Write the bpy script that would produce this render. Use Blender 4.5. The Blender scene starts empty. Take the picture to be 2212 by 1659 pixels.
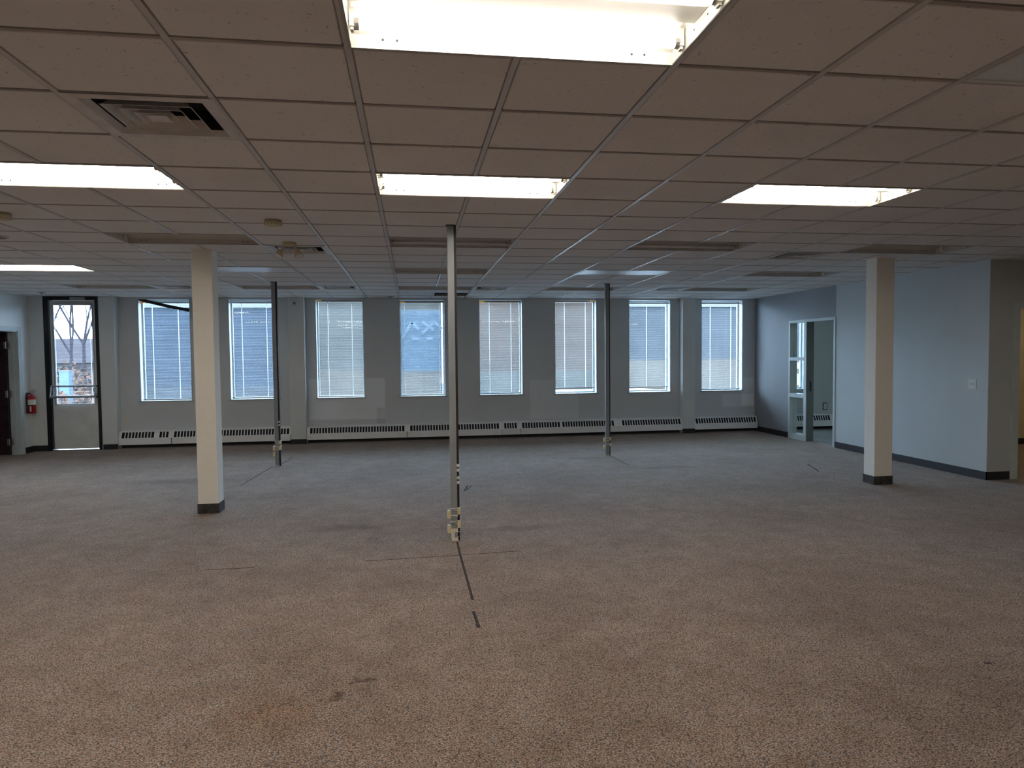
import bpy, bmesh, math, random
from mathutils import Vector, Matrix

# ------------------------------------------------------------------ camera, world, exposure
scene = bpy.context.scene
C = scene.collection
F_PX, YAW, PITCH, ROLL = 1461.07, 0.1468, -0.0421, -0.0100
CAM = Vector((0.0, 0.0, 1.579))
HC = 2.678                                   # ceiling height
fwd = Vector((math.sin(YAW)*math.cos(PITCH), math.cos(YAW)*math.cos(PITCH), math.sin(PITCH)))
rgt0 = Vector((math.cos(YAW), -math.sin(YAW), 0.0))
up0 = rgt0.cross(fwd)
rgt = math.cos(ROLL)*rgt0 + math.sin(ROLL)*up0
upv = -math.sin(ROLL)*rgt0 + math.cos(ROLL)*up0
cd = bpy.data.cameras.new('camera'); cam = bpy.data.objects.new('camera', cd); C.objects.link(cam)
cd.sensor_width = 36.0; cd.lens = F_PX*36.0/2212.0; cd.clip_start = 0.05; cd.clip_end = 300
m3 = Matrix((rgt, upv, -fwd)).transposed()
cam.matrix_world = Matrix.Translation(CAM) @ m3.to_4x4()
scene.camera = cam

SKY = 22.0
TUBE = 28.0
world = bpy.data.worlds.new('overcast_sky'); scene.world = world; world.use_nodes = True
bg = world.node_tree.nodes['Background']
bg.inputs[0].default_value = (0.57, 0.77, 1.0, 1.0); bg.inputs[1].default_value = SKY
vs = scene.view_settings
vs.view_transform = 'Standard'; vs.look = 'None'; vs.gamma = 1.0; vs.use_curve_mapping = False
vs.exposure = 0.12
scene.cycles.diffuse_bounces = 6; scene.cycles.max_bounces = 12
scene.cycles.use_adaptive_sampling = True; scene.cycles.adaptive_threshold = 0.06

# windows of the back wall (x0, x1)
WIN = [(-4.802, -3.935), (-3.27, -2.41), (-1.74, -0.88), (-0.215, 0.628), (1.285, 2.119), (2.765, 3.597), (4.26, 5.114), (5.77, 6.647)]
OWIN = (7.22, 8.05)
WZ0, WZ1 = 0.83, 2.645
for x0, x1 in WIN + [OWIN, (-6.16, -5.44)]:   # sampling portals for the daylight, they give off no light of their own
    ld = bpy.data.lights.new('daylight_portal', 'AREA'); ld.shape = 'RECTANGLE'
    ld.size = x1-x0; ld.size_y = WZ1-WZ0; ld.cycles.is_portal = True
    lo = bpy.data.objects.new('daylight_portal', ld); C.objects.link(lo)
    lo.location = ((x0+x1)/2, 13.2, (WZ0+WZ1)/2); lo.rotation_euler = (-math.pi/2, 0, 0)

# ------------------------------------------------------------------ materials
MATS = {}
def new_mat(name):
    m = bpy.data.materials.new(name); m.use_nodes = True
    nt = m.node_tree; b = nt.nodes['Principled BSDF']; MATS[name] = m
    return m, nt, b
def add(nt, t, **kw):
    n = nt.nodes.new(t)
    for k, v in kw.items(): setattr(n, k, v)
    return n
def coords(nt, scale=(1, 1, 1), kind='Object'):
    tc = add(nt, 'ShaderNodeTexCoord'); mp = add(nt, 'ShaderNodeMapping'); mp.inputs['Scale'].default_value = scale
    nt.links.new(tc.outputs[kind], mp.inputs['Vector']); return mp.outputs['Vector']
def noise(nt, vec, scale, detail=2.0, rough=0.5):
    n = add(nt, 'ShaderNodeTexNoise'); n.inputs['Scale'].default_value = scale
    n.inputs['Detail'].default_value = detail; n.inputs['Roughness'].default_value = rough
    nt.links.new(vec, n.inputs['Vector']); return n
def ramp(nt, fac, stops, interp='LINEAR'):
    r = add(nt, 'ShaderNodeValToRGB'); cr = r.color_ramp; cr.interpolation = interp
    while len(cr.elements) < len(stops): cr.elements.new(0.5)
    for e, (p, c) in zip(cr.elements, stops):
        e.position = p; e.color = (*c, 1.0) if len(c) == 3 else c
    nt.links.new(fac, r.inputs['Fac']); return r.outputs['Color']
def mixc(nt, fac, a, b, mode='MIX'):
    n = add(nt, 'ShaderNodeMix', data_type='RGBA', blend_type=mode)
    for s, v in ((n.inputs[0], fac), (n.inputs[6], a), (n.inputs[7], b)):
        if isinstance(v, bpy.types.NodeSocket): nt.links.new(v, s)
        elif isinstance(v, (int, float)): s.default_value = v
        else: s.default_value = (*v, 1.0)
    return n.outputs[2]
def math_n(nt, op, a, b=None, c=None, clamp=False):
    n = add(nt, 'ShaderNodeMath', operation=op, use_clamp=clamp)
    for s, v in zip(n.inputs, (a, b, c)):
        if v is None: continue
        if isinstance(v, bpy.types.NodeSocket): nt.links.new(v, s)
        else: s.default_value = v
    return n.outputs[0]
def bump(nt, b, height, strength=0.2, dist=0.002):
    bp = add(nt, 'ShaderNodeBump'); bp.inputs['Strength'].default_value = strength; bp.inputs['Distance'].default_value = dist
    nt.links.new(height, bp.inputs['Height']); nt.links.new(bp.outputs[0], b.inputs['Normal'])
def simple(name, col, rough=0.6, metal=0.0, var=0.06, scale=6.0, bmp=0.0, bscale=150.0, spec=0.4):
    m, nt, b = new_mat(name)
    v = coords(nt); n = noise(nt, v, scale, 2)
    lo = tuple(c*(1-var) for c in col); hi = tuple(min(1, c*(1+var)) for c in col)
    nt.links.new(ramp(nt, n.outputs['Fac'], [(0.3, lo), (0.7, hi)]), b.inputs['Base Color'])
    b.inputs['Roughness'].default_value = rough; b.inputs['Metallic'].default_value = metal
    b.inputs['Specular IOR Level'].default_value = spec
    if bmp: bump(nt, b, noise(nt, v, bscale, 2).outputs['Fac'], bmp)
    return m
def emit(name, col, strength):
    m, nt, b = new_mat(name)
    b.inputs['Base Color'].default_value = (0.9, 0.9, 0.88, 1)
    b.inputs['Emission Color'].default_value = (*col, 1); b.inputs['Emission Strength'].default_value = strength
    return m
def glass(name, tint=(0.93, 0.96, 0.97), refl=0.06):
    m, nt, b = new_mat(name); nt.nodes.remove(b)
    t = add(nt, 'ShaderNodeBsdfTransparent'); t.inputs[0].default_value = (*tint, 1)
    g = add(nt, 'ShaderNodeBsdfGlossy'); g.inputs['Roughness'].default_value = 0.02
    lw = add(nt, 'ShaderNodeLayerWeight'); lw.inputs[0].default_value = 0.5
    fz = math_n(nt, 'MULTIPLY_ADD', math_n(nt, 'POWER', lw.outputs['Facing'], 4.0), 0.8, 0.04)
    mx = add(nt, 'ShaderNodeMixShader'); nt.links.new(fz, mx.inputs[0])
    nt.links.new(t.outputs[0], mx.inputs[1]); nt.links.new(g.outputs[0], mx.inputs[2])
    nt.links.new(mx.outputs[0], nt.nodes['Material Output'].inputs['Surface']); return m
def translucent(name, col, amount=0.6, rough=0.5):
    m, nt, b = new_mat(name)
    b.inputs['Base Color'].default_value = (*col, 1); b.inputs['Roughness'].default_value = rough
    t = add(nt, 'ShaderNodeBsdfTranslucent'); t.inputs[0].default_value = (*col, 1)
    mx = add(nt, 'ShaderNodeMixShader'); mx.inputs[0].default_value = amount
    nt.links.new(b.outputs[0], mx.inputs[1]); nt.links.new(t.outputs[0], mx.inputs[2])
    nt.links.new(mx.outputs[0], nt.nodes['Material Output'].inputs['Surface']); return m

def carpet(name, tint, stains=True):
    m, nt, b = new_mat(name)
    v = coords(nt)
    fine = noise(nt, v, 140, 2, 0.75).outputs['Fac']
    vo = add(nt, 'ShaderNodeTexVoronoi'); vo.inputs['Scale'].default_value = 150; nt.links.new(v, vo.inputs['Vector'])
    sp = add(nt, 'ShaderNodeSeparateColor'); nt.links.new(vo.outputs['Color'], sp.inputs[0])
    T = lambda r, g, bl: (r*tint[0], g*tint[1], bl*tint[2])
    yarn = ramp(nt, sp.outputs[0], [(0.0, T(.10, .085, .075)), (.3, T(.25, .19, .145)), (.55, T(.36, .28, .22)), (.8, T(.27, .245, .23)), (1.0, T(.30, .31, .30))])
    pile = ramp(nt, fine, [(0.34, (.16, .15, .14)), (.5, (.92, .92, .92)), (.66, (1.75, 1.75, 1.75))])
    col = mixc(nt, 1.0, yarn, pile, 'MULTIPLY')
    big = noise(nt, v, 0.9, 3, 0.6).outputs['Fac']
    col = mixc(nt, 1.0, col, ramp(nt, big, [(0.35, (.84, .82, .80)), (.55, (1, 1, 1)), (.7, (1.06, 1.05, 1.04))]), 'MULTIPLY')
    mid = noise(nt, v, 5.0, 2, 0.6).outputs['Fac']
    col = mixc(nt, 1.0, col, ramp(nt, mid, [(0.35, (.90, .87, .84)), (.65, (1.06, 1.06, 1.06))]), 'MULTIPLY')
    if stains:                                                     # spill marks and soiled patches with outlines of their own
        wn = noise(nt, v, 7.0, 2, 0.6)
        wv = add(nt, 'ShaderNodeVectorMath', operation='MULTIPLY_ADD')
        nt.links.new(wn.outputs['Color'], wv.inputs[0]); wv.inputs[1].default_value = (.34, .34, 0); nt.links.new(v, wv.inputs[2])
        sx = add(nt, 'ShaderNodeSeparateXYZ'); nt.links.new(wv.outputs[0], sx.inputs[0])
        for (x, y, rx, ry, cc, k) in [(-.388, 3.19, .05, .05, (.42, .32, .25), .7), (-.285, 3.29, .035, .04, (.45, .38, .33), .7),
                                      (-.66, 3.05, .26, .26, (.86, .72, .58), .5), (-.62, 6.36, .42, .16, (.62, .58, .58), .55),
                                      (.9, 6.05, .5, .12, (.68, .64, .64), .5), (-3.0, 9.2, .8, .22, (.62, .58, .6), .55),
                                      (2.6, 10.02, .4, .17, (.62, .62, .65), .55), (3.5, 8.95, .55, .14, (.66, .63, .66), .5)]:
            dx = math_n(nt, 'DIVIDE', math_n(nt, 'SUBTRACT', sx.outputs[0], x+.17), rx)
            dy = math_n(nt, 'DIVIDE', math_n(nt, 'SUBTRACT', sx.outputs[1], y+.17), ry)
            d = math_n(nt, 'ADD', math_n(nt, 'MULTIPLY', dx, dx), math_n(nt, 'MULTIPLY', dy, dy))
            f = math_n(nt, 'MULTIPLY', math_n(nt, 'SUBTRACT', 1.0, d, clamp=True), k*1.5, clamp=True)
            col = mixc(nt, f, col, mixc(nt, 1.0, col, cc, 'MULTIPLY'))
    nt.links.new(col, b.inputs['Base Color'])
    b.inputs['Roughness'].default_value = 0.95; b.inputs['Specular IOR Level'].default_value = 0.1
    b.inputs['Sheen Weight'].default_value = 0.18; b.inputs['Sheen Roughness'].default_value = 0.4
    bump(nt, b, fine, 0.7, 0.004); return m

def paint(name, col, patches=()):
    m, nt, b = new_mat(name)
    v = coords(nt); n = noise(nt, v, 1.3, 3)
    lo = tuple(c*.96 for c in col); hi = tuple(c*1.03 for c in col)
    c0 = ramp(nt, n.outputs['Fac'], [(.3, lo), (.7, hi)])
    sx = add(nt, 'ShaderNodeSeparateXYZ'); nt.links.new(v, sx.inputs[0])
    for (x0, x1, z0, z1, k) in patches:                            # rectangles rolled over with fresh, slightly lighter paint
        f = None
        for s, lo_, hi_ in ((sx.outputs[0], x0, x1), (sx.outputs[2], z0, z1)):
            a = math_n(nt, 'MULTIPLY', math_n(nt, 'SUBTRACT', s, lo_), 30, clamp=True)
            c = math_n(nt, 'MULTIPLY', math_n(nt, 'SUBTRACT', hi_, s), 30, clamp=True)
            ac = math_n(nt, 'MULTIPLY', a, c)
            f = ac if f is None else math_n(nt, 'MULTIPLY', f, ac)
        c0 = mixc(nt, f, c0, mixc(nt, 1.0, c0, (k, k, k), 'MULTIPLY'))
    nt.links.new(c0, b.inputs['Base Color']); b.inputs['Roughness'].default_value = 0.55
    b.inputs['Specular IOR Level'].default_value = 0.3
    bump(nt, b, noise(nt, v, 120, 2).outputs['Fac'], 0.08, 0.001); return m

def tile_mat():
    m, nt, b = new_mat('mineral_tile')
    tc = add(nt, 'ShaderNodeNewGeometry')
    v = tc.outputs['Position']
    vo = add(nt, 'ShaderNodeTexVoronoi'); vo.inputs['Scale'].default_value = 120
    mp = add(nt, 'ShaderNodeMapping'); mp.inputs['Scale'].default_value = (1, .7, 1); nt.links.new(v, mp.inputs['Vector'])
    wn = noise(nt, v, 25, 1); vm = add(nt, 'ShaderNodeVectorMath', operation='MULTIPLY_ADD')
    nt.links.new(wn.outputs['Color'], vm.inputs[0]); vm.inputs[1].default_value = (.03, .03, 0); nt.links.new(mp.outputs[0], vm.inputs[2])
    nt.links.new(vm.outputs[0], vo.inputs['Vector'])
    dens = noise(nt, v, 40, 1).outputs['Fac']
    thr = math_n(nt, 'MULTIPLY', math_n(nt, 'SUBTRACT', dens, 0.52, clamp=True), 2.0)
    hole = math_n(nt, 'MULTIPLY', math_n(nt, 'SUBTRACT', thr, vo.outputs['Distance'], clamp=True), 12, clamp=True)
    base = ramp(nt, noise(nt, v, 1.1, 3).outputs['Fac'], [(.3, (.77, .76, .75)), (.7, (.83, .82, .81))])
    nt.links.new(mixc(nt, math_n(nt, 'MULTIPLY', hole, .6), base, (.28, .25, .22)), b.inputs['Base Color'])
    b.inputs['Roughness'].default_value = 0.9; b.inputs['Specular IOR Level'].default_value = 0.1
    return m

carpet('carpet', (1.20, 1.10, 1.07)); carpet('office_carpet', (0.75, 0.95, 1.1), False)
paint('back_paint', (.62, .645, .65), [(-1.91, -.49, .40, 1.199, 1.30), (2.245, 3.25, .32, 1.12, 1.16), (6.2, 6.92, .48, .77, 1.2), (6.62, 6.92, .5, 1.1, 1.2), (-.68, -.49, .3, .64, .82)])
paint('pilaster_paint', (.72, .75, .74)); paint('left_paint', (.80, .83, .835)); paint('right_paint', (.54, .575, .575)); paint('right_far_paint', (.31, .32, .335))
paint('cream_paint', (.80, .72, .52)); paint('office_paint', (.55, .60, .60))
tile_mat()
simple('grid_paint', (.60, .575, .55), .35, 0, .05, 3, spec=.5)
simple('tee_shade', (.42, .39, .36), .8, 0, .1, 3, spec=.1)  # cross tees coloured darker to stand for the shadow gaps beside them
simple('deck', (.10, .095, .09), .9)
simple('vinyl_base', (.030, .028, .030), .5)
simple('fixture_lit_muted', (.44, .43, .39), .4, 0, .03)  # housings of lit fixtures, coloured darker than unlit ones to hold down tube glare
simple('fixture_dim', (.60, .575, .54), .4, 0, .05)
simple('socket_white', (.75, .74, .68), .4)
simple('hole_black', (.015, .014, .013), .6)
emit('tube_lit', (1.0, 0.91, 0.80), TUBE)
emit('tube_lit_warm', (1.0, 0.80, 0.50), 16.0)
simple('tube_off', (.72, .72, .70), .3)
simple('lens_frame', (.70, .71, .68), .35)
m, nt, b = new_mat('prismatic_lens'); b.inputs['Base Color'].default_value = (.74, .79, .84, 1); b.inputs['Roughness'].default_value = .32
_v = coords(nt); _vo = add(nt, 'ShaderNodeTexVoronoi'); _vo.inputs['Scale'].default_value = 70; _vo.inputs['Randomness'].default_value = 0
nt.links.new(_v, _vo.inputs['Vector']); bump(nt, b, _vo.outputs['Distance'], .35, .004)
simple('vent_paint', (.66, .64, .62), .45, 0, .12, 9)
simple('vent_dark', (.03, .028, .026), .8)
simple('column_vinyl', (.88, .855, .78), .6, 0, .015, 20, .35, 260)
simple('column_base', (.045, .04, .036), .6, 0, .5, 18)
simple('pole_paint', (.29, .31, .325), .4, .15, .05, 8)
simple('pole_dark', (.02, .02, .022), .5)
simple('cream_plastic', (.72, .62, .36), .45, 0, .08)
simple('ivory_plastic', (.74, .70, .58), .45, 0, .08)
simple('white_plastic', (.68, .68, .64), .4, 0, .04)
simple('wire_white', (.72, .71, .68), .4)
simple('heater_paint', (.92, .93, .92), .4, 0, .05, 5)
simple('fin_dark', (.025, .026, .028), .6)
simple('blind_slat', (.27, .27, .27), .5, 0, .03, 3, spec=.1)
simple('blind_rail', (.36, .28, .22), .4, 0, .1)
simple('blind_rail_white', (.70, .71, .72), .4, 0, .05)
translucent('amber_plastic', (1.0, .62, .16), .85, .3)
translucent('ladder_cord', (.85, .85, .87), .8)
simple('aluminium', (.42, .43, .44), .35, .7, .05)
simple('window_frame_paint', (.42, .45, .47), .45, .2, .05)
glass('glass')
simple('door_paint', (.74, .755, .73), .5, 0, .08, 4)
simple('door_black', (.010, .010, .012), .35)
simple('door_dark_wood', (.035, .016, .022), .45, 0, .35, 14)
simple('trim_paint', (.56, .62, .62), .4, 0, .04)
simple('jamb_shade', (.12, .135, .14), .5, 0, .06)  # dark tone for the shaded office door jamb
simple('steel', (.45, .44, .42), .35, .8, .08)
simple('lock_black', (.012, .012, .012), .4)
simple('extinguisher_red', (.42, .012, .018), .3, 0, .05)
simple('label_white', (.80, .79, .74), .6)
simple('rubber_black', (.015, .015, .016), .5)
simple('beige_plastic', (.52, .44, .27), .45, 0, .08)
simple('detector_plastic', (.56, .50, .34), .45, 0, .05)
simple('speaker_grey', (.16, .17, .19), .5)
simple('seam_brown', (.055, .036, .024), .95)
simple('seam_dark', (.05, .043, .042), .95)
simple('dark_strap', (.02, .018, .018), .6)
translucent('paper', (.85, .87, .9), .6)
m = translucent('blue_film', (.10, .14, .19), .9)
_nt = m.node_tree; _t = add(_nt, 'ShaderNodeBsdfTransparent'); _t.inputs[0].default_value = (.70, .86, 1, 1); _x = add(_nt, 'ShaderNodeMixShader'); _x.inputs[0].default_value = .7
_nt.links.new(_nt.nodes['Material Output'].inputs['Surface'].links[0].from_socket, _x.inputs[1]); _nt.links.new(_t.outputs[0], _x.inputs[2]); _nt.links.new(_x.outputs[0], _nt.nodes['Material Output'].inputs['Surface'])
translucent('white_film', (.17, .17, .175), .9)
simple('asphalt', (.06, .06, .06), .9, 0, .15, 2, spec=0.0)
simple('roof_membrane', (.40, .40, .40), .8, 0, .08, 1, spec=0.0)
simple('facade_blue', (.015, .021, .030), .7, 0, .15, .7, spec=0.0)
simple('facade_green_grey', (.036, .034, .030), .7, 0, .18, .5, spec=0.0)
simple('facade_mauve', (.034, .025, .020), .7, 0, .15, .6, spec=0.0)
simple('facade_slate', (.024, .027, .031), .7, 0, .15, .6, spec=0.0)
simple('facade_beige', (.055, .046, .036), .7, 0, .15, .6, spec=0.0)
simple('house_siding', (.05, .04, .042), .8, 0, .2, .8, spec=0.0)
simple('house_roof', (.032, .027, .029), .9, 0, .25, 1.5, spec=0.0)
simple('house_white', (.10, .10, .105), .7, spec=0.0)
simple('bark', (.02, .016, .02), .9, 0, .2, 6, spec=0.0)
simple('dry_leaves', (.08, .042, .028), .9, 0, .5, 3, spec=0.0)
simple('utility_blue', (.07, .10, .13), .6, spec=0.0)
simple('window_dark', (.010, .012, .014), .2, spec=0.0)

# ------------------------------------------------------------------ mesh helper
class MB:
    def __init__(s): s.v = []; s.f = []
    def box(s, x0, x1, y0, y1, z0, z1):
        i = len(s.v)
        s.v += [(x0, y0, z0), (x1, y0, z0), (x1, y1, z0), (x0, y1, z0), (x0, y0, z1), (x1, y0, z1), (x1, y1, z1), (x0, y1, z1)]
        s.f += [tuple(i+k for k in q) for q in ((0, 3, 2, 1), (4, 5, 6, 7), (0, 1, 5, 4), (1, 2, 6, 5), (2, 3, 7, 6), (3, 0, 4, 7))]
        return s
    def prism(s, poly, axis, a0, a1):            # poly: 2D points in the plane across axis
        i = len(s.v); n = len(poly)
        def P(p, a):
            return (a, p[0], p[1]) if axis == 'x' else (p[0], a, p[1]) if axis == 'y' else (p[0], p[1], a)
        s.v += [P(p, a0) for p in poly] + [P(p, a1) for p in poly]
        s.f += [tuple(range(i, i+n))[::-1], tuple(range(i+n, i+2*n))]
        s.f += [(i+k, i+(k+1) % n, i+n+(k+1) % n, i+n+k) for k in range(n)]
        return s
    def cyl(s, p0, p1, r0, r1=None, n=10, caps=True):
        p0, p1 = Vector(p0), Vector(p1); r1 = r0 if r1 is None else r1
        d = (p1-p0).normalized(); a = d.orthogonal().normalized(); b = d.cross(a); i = len(s.v)
        for p, r in ((p0, r0), (p1, r1)):
            for k in range(n):
                t = 2*math.pi*k/n; s.v.append(tuple(p + a*(r*math.cos(t)) + b*(r*math.sin(t))))
        s.f += [(i+k, i+(k+1) % n, i+n+(k+1) % n, i+n+k) for k in range(n)]
        if caps: s.f += [tuple(range(i, i+n))[::-1], tuple(range(i+n, i+2*n))]
        return s
    def tube(s, pts, r, n=6):
        for a, b in zip(pts, pts[1:]): s.cyl(a, b, r, r, n)
        return s
    def lathe(s, prof, n=20, c=(0, 0, 0)):       # prof: (r, z) from one end to the other
        i = len(s.v); m_ = len(prof)
        for r, z in prof:
            for k in range(n):
                t = 2*math.pi*k/n; s.v.append((c[0]+r*math.cos(t), c[1]+r*math.sin(t), c[2]+z))
        for j in range(m_-1):
            s.f += [(i+j*n+k, i+j*n+(k+1) % n, i+(j+1)*n+(k+1) % n, i+(j+1)*n+k) for k in range(n)]
        s.f += [tuple(range(i, i+n))[::-1], tuple(range(i+(m_-1)*n, i+m_*n))]
        return s
    def sheet(s, quads):
        for q in quads:
            i = len(s.v); s.v += list(q); s.f.append(tuple(range(i, i+len(q))))
        return s
    def mesh(s, name, mat, recalc=True, smooth=False):
        me = bpy.data.meshes.new(name); me.from_pydata(s.v, [], s.f)
        if recalc:
            bm = bmesh.new(); bm.from_mesh(me); bmesh.ops.recalc_face_normals(bm, faces=bm.faces); bm.to_mesh(me); bm.free()
        if mat: me.materials.append(MATS[mat])
        if smooth:
            me.shade_smooth() if hasattr(me, 'shade_smooth') else None
        return me
    def build(s, name, mat, parent=None, loc=(0, 0, 0), **kw):
        return link(name, s.mesh(name, mat, **kw), parent, loc)
def link(name, me, parent=None, loc=(0, 0, 0)):
    o = bpy.data.objects.new(name, me); C.objects.link(o); o.location = loc
    if parent is not None: o.parent = parent
    return o
def thing(name, label, cat, loc=(0, 0, 0), group=None, rz=0.0):
    o = bpy.data.objects.new(name, None); C.objects.link(o); o.location = loc; o.rotation_euler = (0, 0, rz)
    o.empty_display_size = 0.1
    return tag(o, label, cat, group)
def tag(o, label, cat, group=None):
    o['label'] = label; o['category'] = cat
    if group: o['group'] = group
    return o
def struct(o, label):
    o['kind'] = 'structure'; o['label'] = label; return o
def project(p):
    d = Vector(p)-CAM; z = d.dot(fwd)
    return None if z < 0.1 else (1106+F_PX*d.dot(rgt)/z, 829.5-F_PX*d.dot(upv)/z)

# ------------------------------------------------------------------ room shell
XL, XR, YB, YF, XRR = -6.5, 6.92, 12.92, -5.0, 11.0       # left wall, right wall, window wall, wall behind, far right
YP = 12.75                                                # face of the pilasters
WT = HC+0.30
floor = struct(MB().box(-9.2, XRR+.2, YF-.2, 13.16, -.12, 0).build('floor', 'carpet'), 'worn brown speckled loop carpet across the open office')

b = MB()                                                  # window wall
xs = [XL-.15] + [v for w in WIN+[OWIN] for v in w] + [XRR+.2]
for i in range(0, len(xs), 2):
    if i == 0:
        b.box(xs[0], -6.30, YB, 13.16, 0, WT); b.box(-5.35, xs[1], YB, 13.16, 0, WT); b.box(-6.30, -5.35, YB, 13.16, 2.66, WT)
    else: b.box(xs[i], xs[i+1], YB, 13.16, 0, WT)
for x0, x1 in WIN+[OWIN]:
    b.box(x0, x1, YB, 13.16, 0, WZ0); b.box(x0, x1, YB, 13.16, WZ1, WT)
wb = struct(b.build('wall_back', 'back_paint'), 'grey painted window wall with eight tall windows and lighter touch-up patches')
p = MB().box(XL, -6.265, YP, YB, 0, WT).box(-5.39, -5.14, YP, YB, 0, WT).build('pilaster', 'pilaster_paint', wb)
MB().box(-2.205, -1.925, YP, YB, 0, WT).build('pilaster', 'pilaster_paint', wb)
MB().box(5.305, 5.56, YP, YB, 0, WT).build('pilaster', 'pilaster_paint', wb)

LD0, LD1, LDH = 11.42, 12.40, 2.085                       # opening in the left wall
b = MB().box(XL-.14, XL, YF, LD0, 0, WT).box(XL-.14, XL, LD1, YB, 0, WT).box(XL-.14, XL, LD0, LD1, LDH, WT)
struct(b.build('wall_left', 'left_paint'), 'pale blue-grey left side wall around the dark doorway')
b = MB().box(-9.2, -9.08, 9.5, YB, 0, WT).box(-9.2, XL-.14, YB-.02, YB+.1, 0, WT).box(-9.2, XL-.14, 9.4, 9.5, 0, WT).box(-9.2, XL-.14, 9.4, YB, HC, HC+.1)
struct(b.build('wall_side_room', 'left_paint'), 'walls of the unlit side room behind the dark door')

RO0, RO1, ROH = 10.262, 11.655, 2.165                     # office door and sidelight opening
b = MB().box(XR, XR+.12, 7.39, RO0, 0, WT)
wr = struct(b.build('wall_right', 'right_paint'), 'pale blue-green partition wall behind the right column')
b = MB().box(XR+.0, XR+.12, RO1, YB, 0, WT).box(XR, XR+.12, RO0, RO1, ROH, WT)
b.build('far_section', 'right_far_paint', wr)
DX0, DX1, DH = 7.315, 8.23, 2.108                         # doorway to the warm lit room
b = MB().box(XR, DX0, 7.27, 7.39, 0, WT).box(DX1, XRR, 7.27, 7.39, 0, WT).box(DX0, DX1, 7.27, 7.39, DH, WT)
struct(b.build('wall_right_return', 'right_paint'), 'wall section facing the camera at the right edge beside the lit doorway')
struct(MB().box(XRR, XRR+.15, YF, YB, 0, WT).build('wall_far_right', 'right_paint'), 'far right wall outside the frame')
struct(MB().box(-9.2, XRR+.15, YF-.15, YF, 0, WT).build('wall_front', 'left_paint'), 'wall behind the camera')
struct(MB().box(XR+.12, XRR, 9.98, 10.10, 0, WT).build('wall_lit_room', 'cream_paint'), 'cream lit wall seen through the doorway at the right edge')
struct(MB().box(XR+.12, XR+.13, 7.39, 9.98, 0, WT).build('wall_lit_room_side', 'cream_paint'), 'side wall of the warm lit room')
struct(MB().box(9.6, 9.7, 10.10, YB, 0, WT).build('wall_office', 'office_paint'), 'far wall of the small office')
struct(MB().box(XR+.12, 9.6, 10.1, YB, .0005, .003).build('floor_office', 'office_carpet'), 'blue-grey carpet inside the small office')
b = MB().box(XR+.12, XRR, 7.39, 9.98, HC-.02, HC+.05).box(XR+.12, 9.6, 10.1, YB, HC-.02, HC+.05)
struct(b.build('ceiling_side_rooms', 'fixture_dim'), 'plain ceilings of the two side rooms')

# ------------------------------------------------------------------ ceiling: deck, runners, tees, tiles
TX, TY, GX, GY = 0.6096, 0.5515, -0.2075, 2.5142
gx = lambda i: GX+TX*i
gy = lambda k: GY+TY*k
LIT = [(0, -1), (-4, 3), (0, 3), (4, 3), (-8, 11)]
LIT_BACK = [(-4, -1), (-4, -5), (0, -5), (8, -5), (12, -1), (-8, 3)]  # assumed lamps out of view; right-hand two added to brighten column and return wall
OPEN = [(-4, 7), (0, 7), (4, 7), (8, 7), (0, 11), (8, 11), (-8, 15), (-4, 15), (0, 15), (4, 15), (8, 15)]
LENS = [(4, -1), (-4, 11), (4, 11), (8, 3)]
FIX = LIT+LIT_BACK+OPEN+LENS
VENTS = [(-2, 1), (-2, 8), (-2, 15), (2, 15), (7, 15), (7, 8), (-6, 15)]
MISSING = [(1, 17)]
taken = {c for i, k in FIX for c in ((i, k), (i+1, k))} | set(VENTS) | set(MISSING)
ceil = struct(MB().box(XL-.1, XRR+.1, YF-.1, 13.1, HC+.29, HC+.36).build('ceiling', 'deck'), 'suspended ceiling of speckled mineral tiles in a painted metal grid')
I0, I1, K0, K1 = -11, 18, -13, 18
def xmax(y): return XR if y > 7.27 else XRR
for i in range(I0+1, I1+1):                               # lines running towards the window wall
    x = gx(i)
    if x > XRR: continue
    y_end = YB if x < XR else 7.27
    runs = [(YF, y_end)]
    if i % 2:
        cuts = sorted((gy(k)+.010, gy(k+1)-.010) for (a, k) in FIX if a+1 == i)
        runs = []; y = YF
        for c0, c1 in cuts:
            runs.append((y, c0)); y = c1
        runs.append((y, y_end))
    for y0, y1 in runs:
        if y1-y0 > .05:
            MB().box(x-.012, x+.012, y0, y1, HC, HC+.014).build('main_runner', 'grid_paint', ceil)
for k in range(K0, K1+1):                                 # cross lines
    y = gy(k)
    if YF < y < YB: MB().box(XL, xmax(y), y-.009, y+.009, HC+.001, HC+.0135).build('cross_tee', 'tee_shade', ceil)
MB().box(XL, XR, YB-.02, YB, HC, HC+.014).build('wall_angle', 'grid_paint', ceil)
MB().box(XL, XL+.02, YF, YB, HC, HC+.014).build('wall_angle', 'grid_paint', ceil)
MB().box(XR-.02, XR, 7.27, YB, HC, HC+.014).build('wall_angle', 'grid_paint', ceil)
MB().box(XR, XRR, 7.25, 7.27, HC, HC+.014).build('wall_angle', 'grid_paint', ceil)
def tile_geo(b, x0, x1, y0, y1):                          # tegular tile: proud face, stepped edge lying on the tees
    b.box(x0+.002, x1-.002, y0+.002, y1-.002, .0145, .03)
    i = len(b.v); g, c = .0175, .003
    for d, z in ((g, .0145), (g, .005), (g+c, .002)):
        b.v += [(x0+d, y0+d, z), (x1-d, y0+d, z), (x1-d, y1-d, z), (x0+d, y1-d, z)]
    for j in (0, 4):
        b.f += [(i+j+q, i+j+(q+1) % 4, i+j+4+(q+1) % 4, i+j+4+q) for q in range(4)]
    b.f.append((i+8, i+9, i+10, i+11))
full = tile_geo
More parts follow.
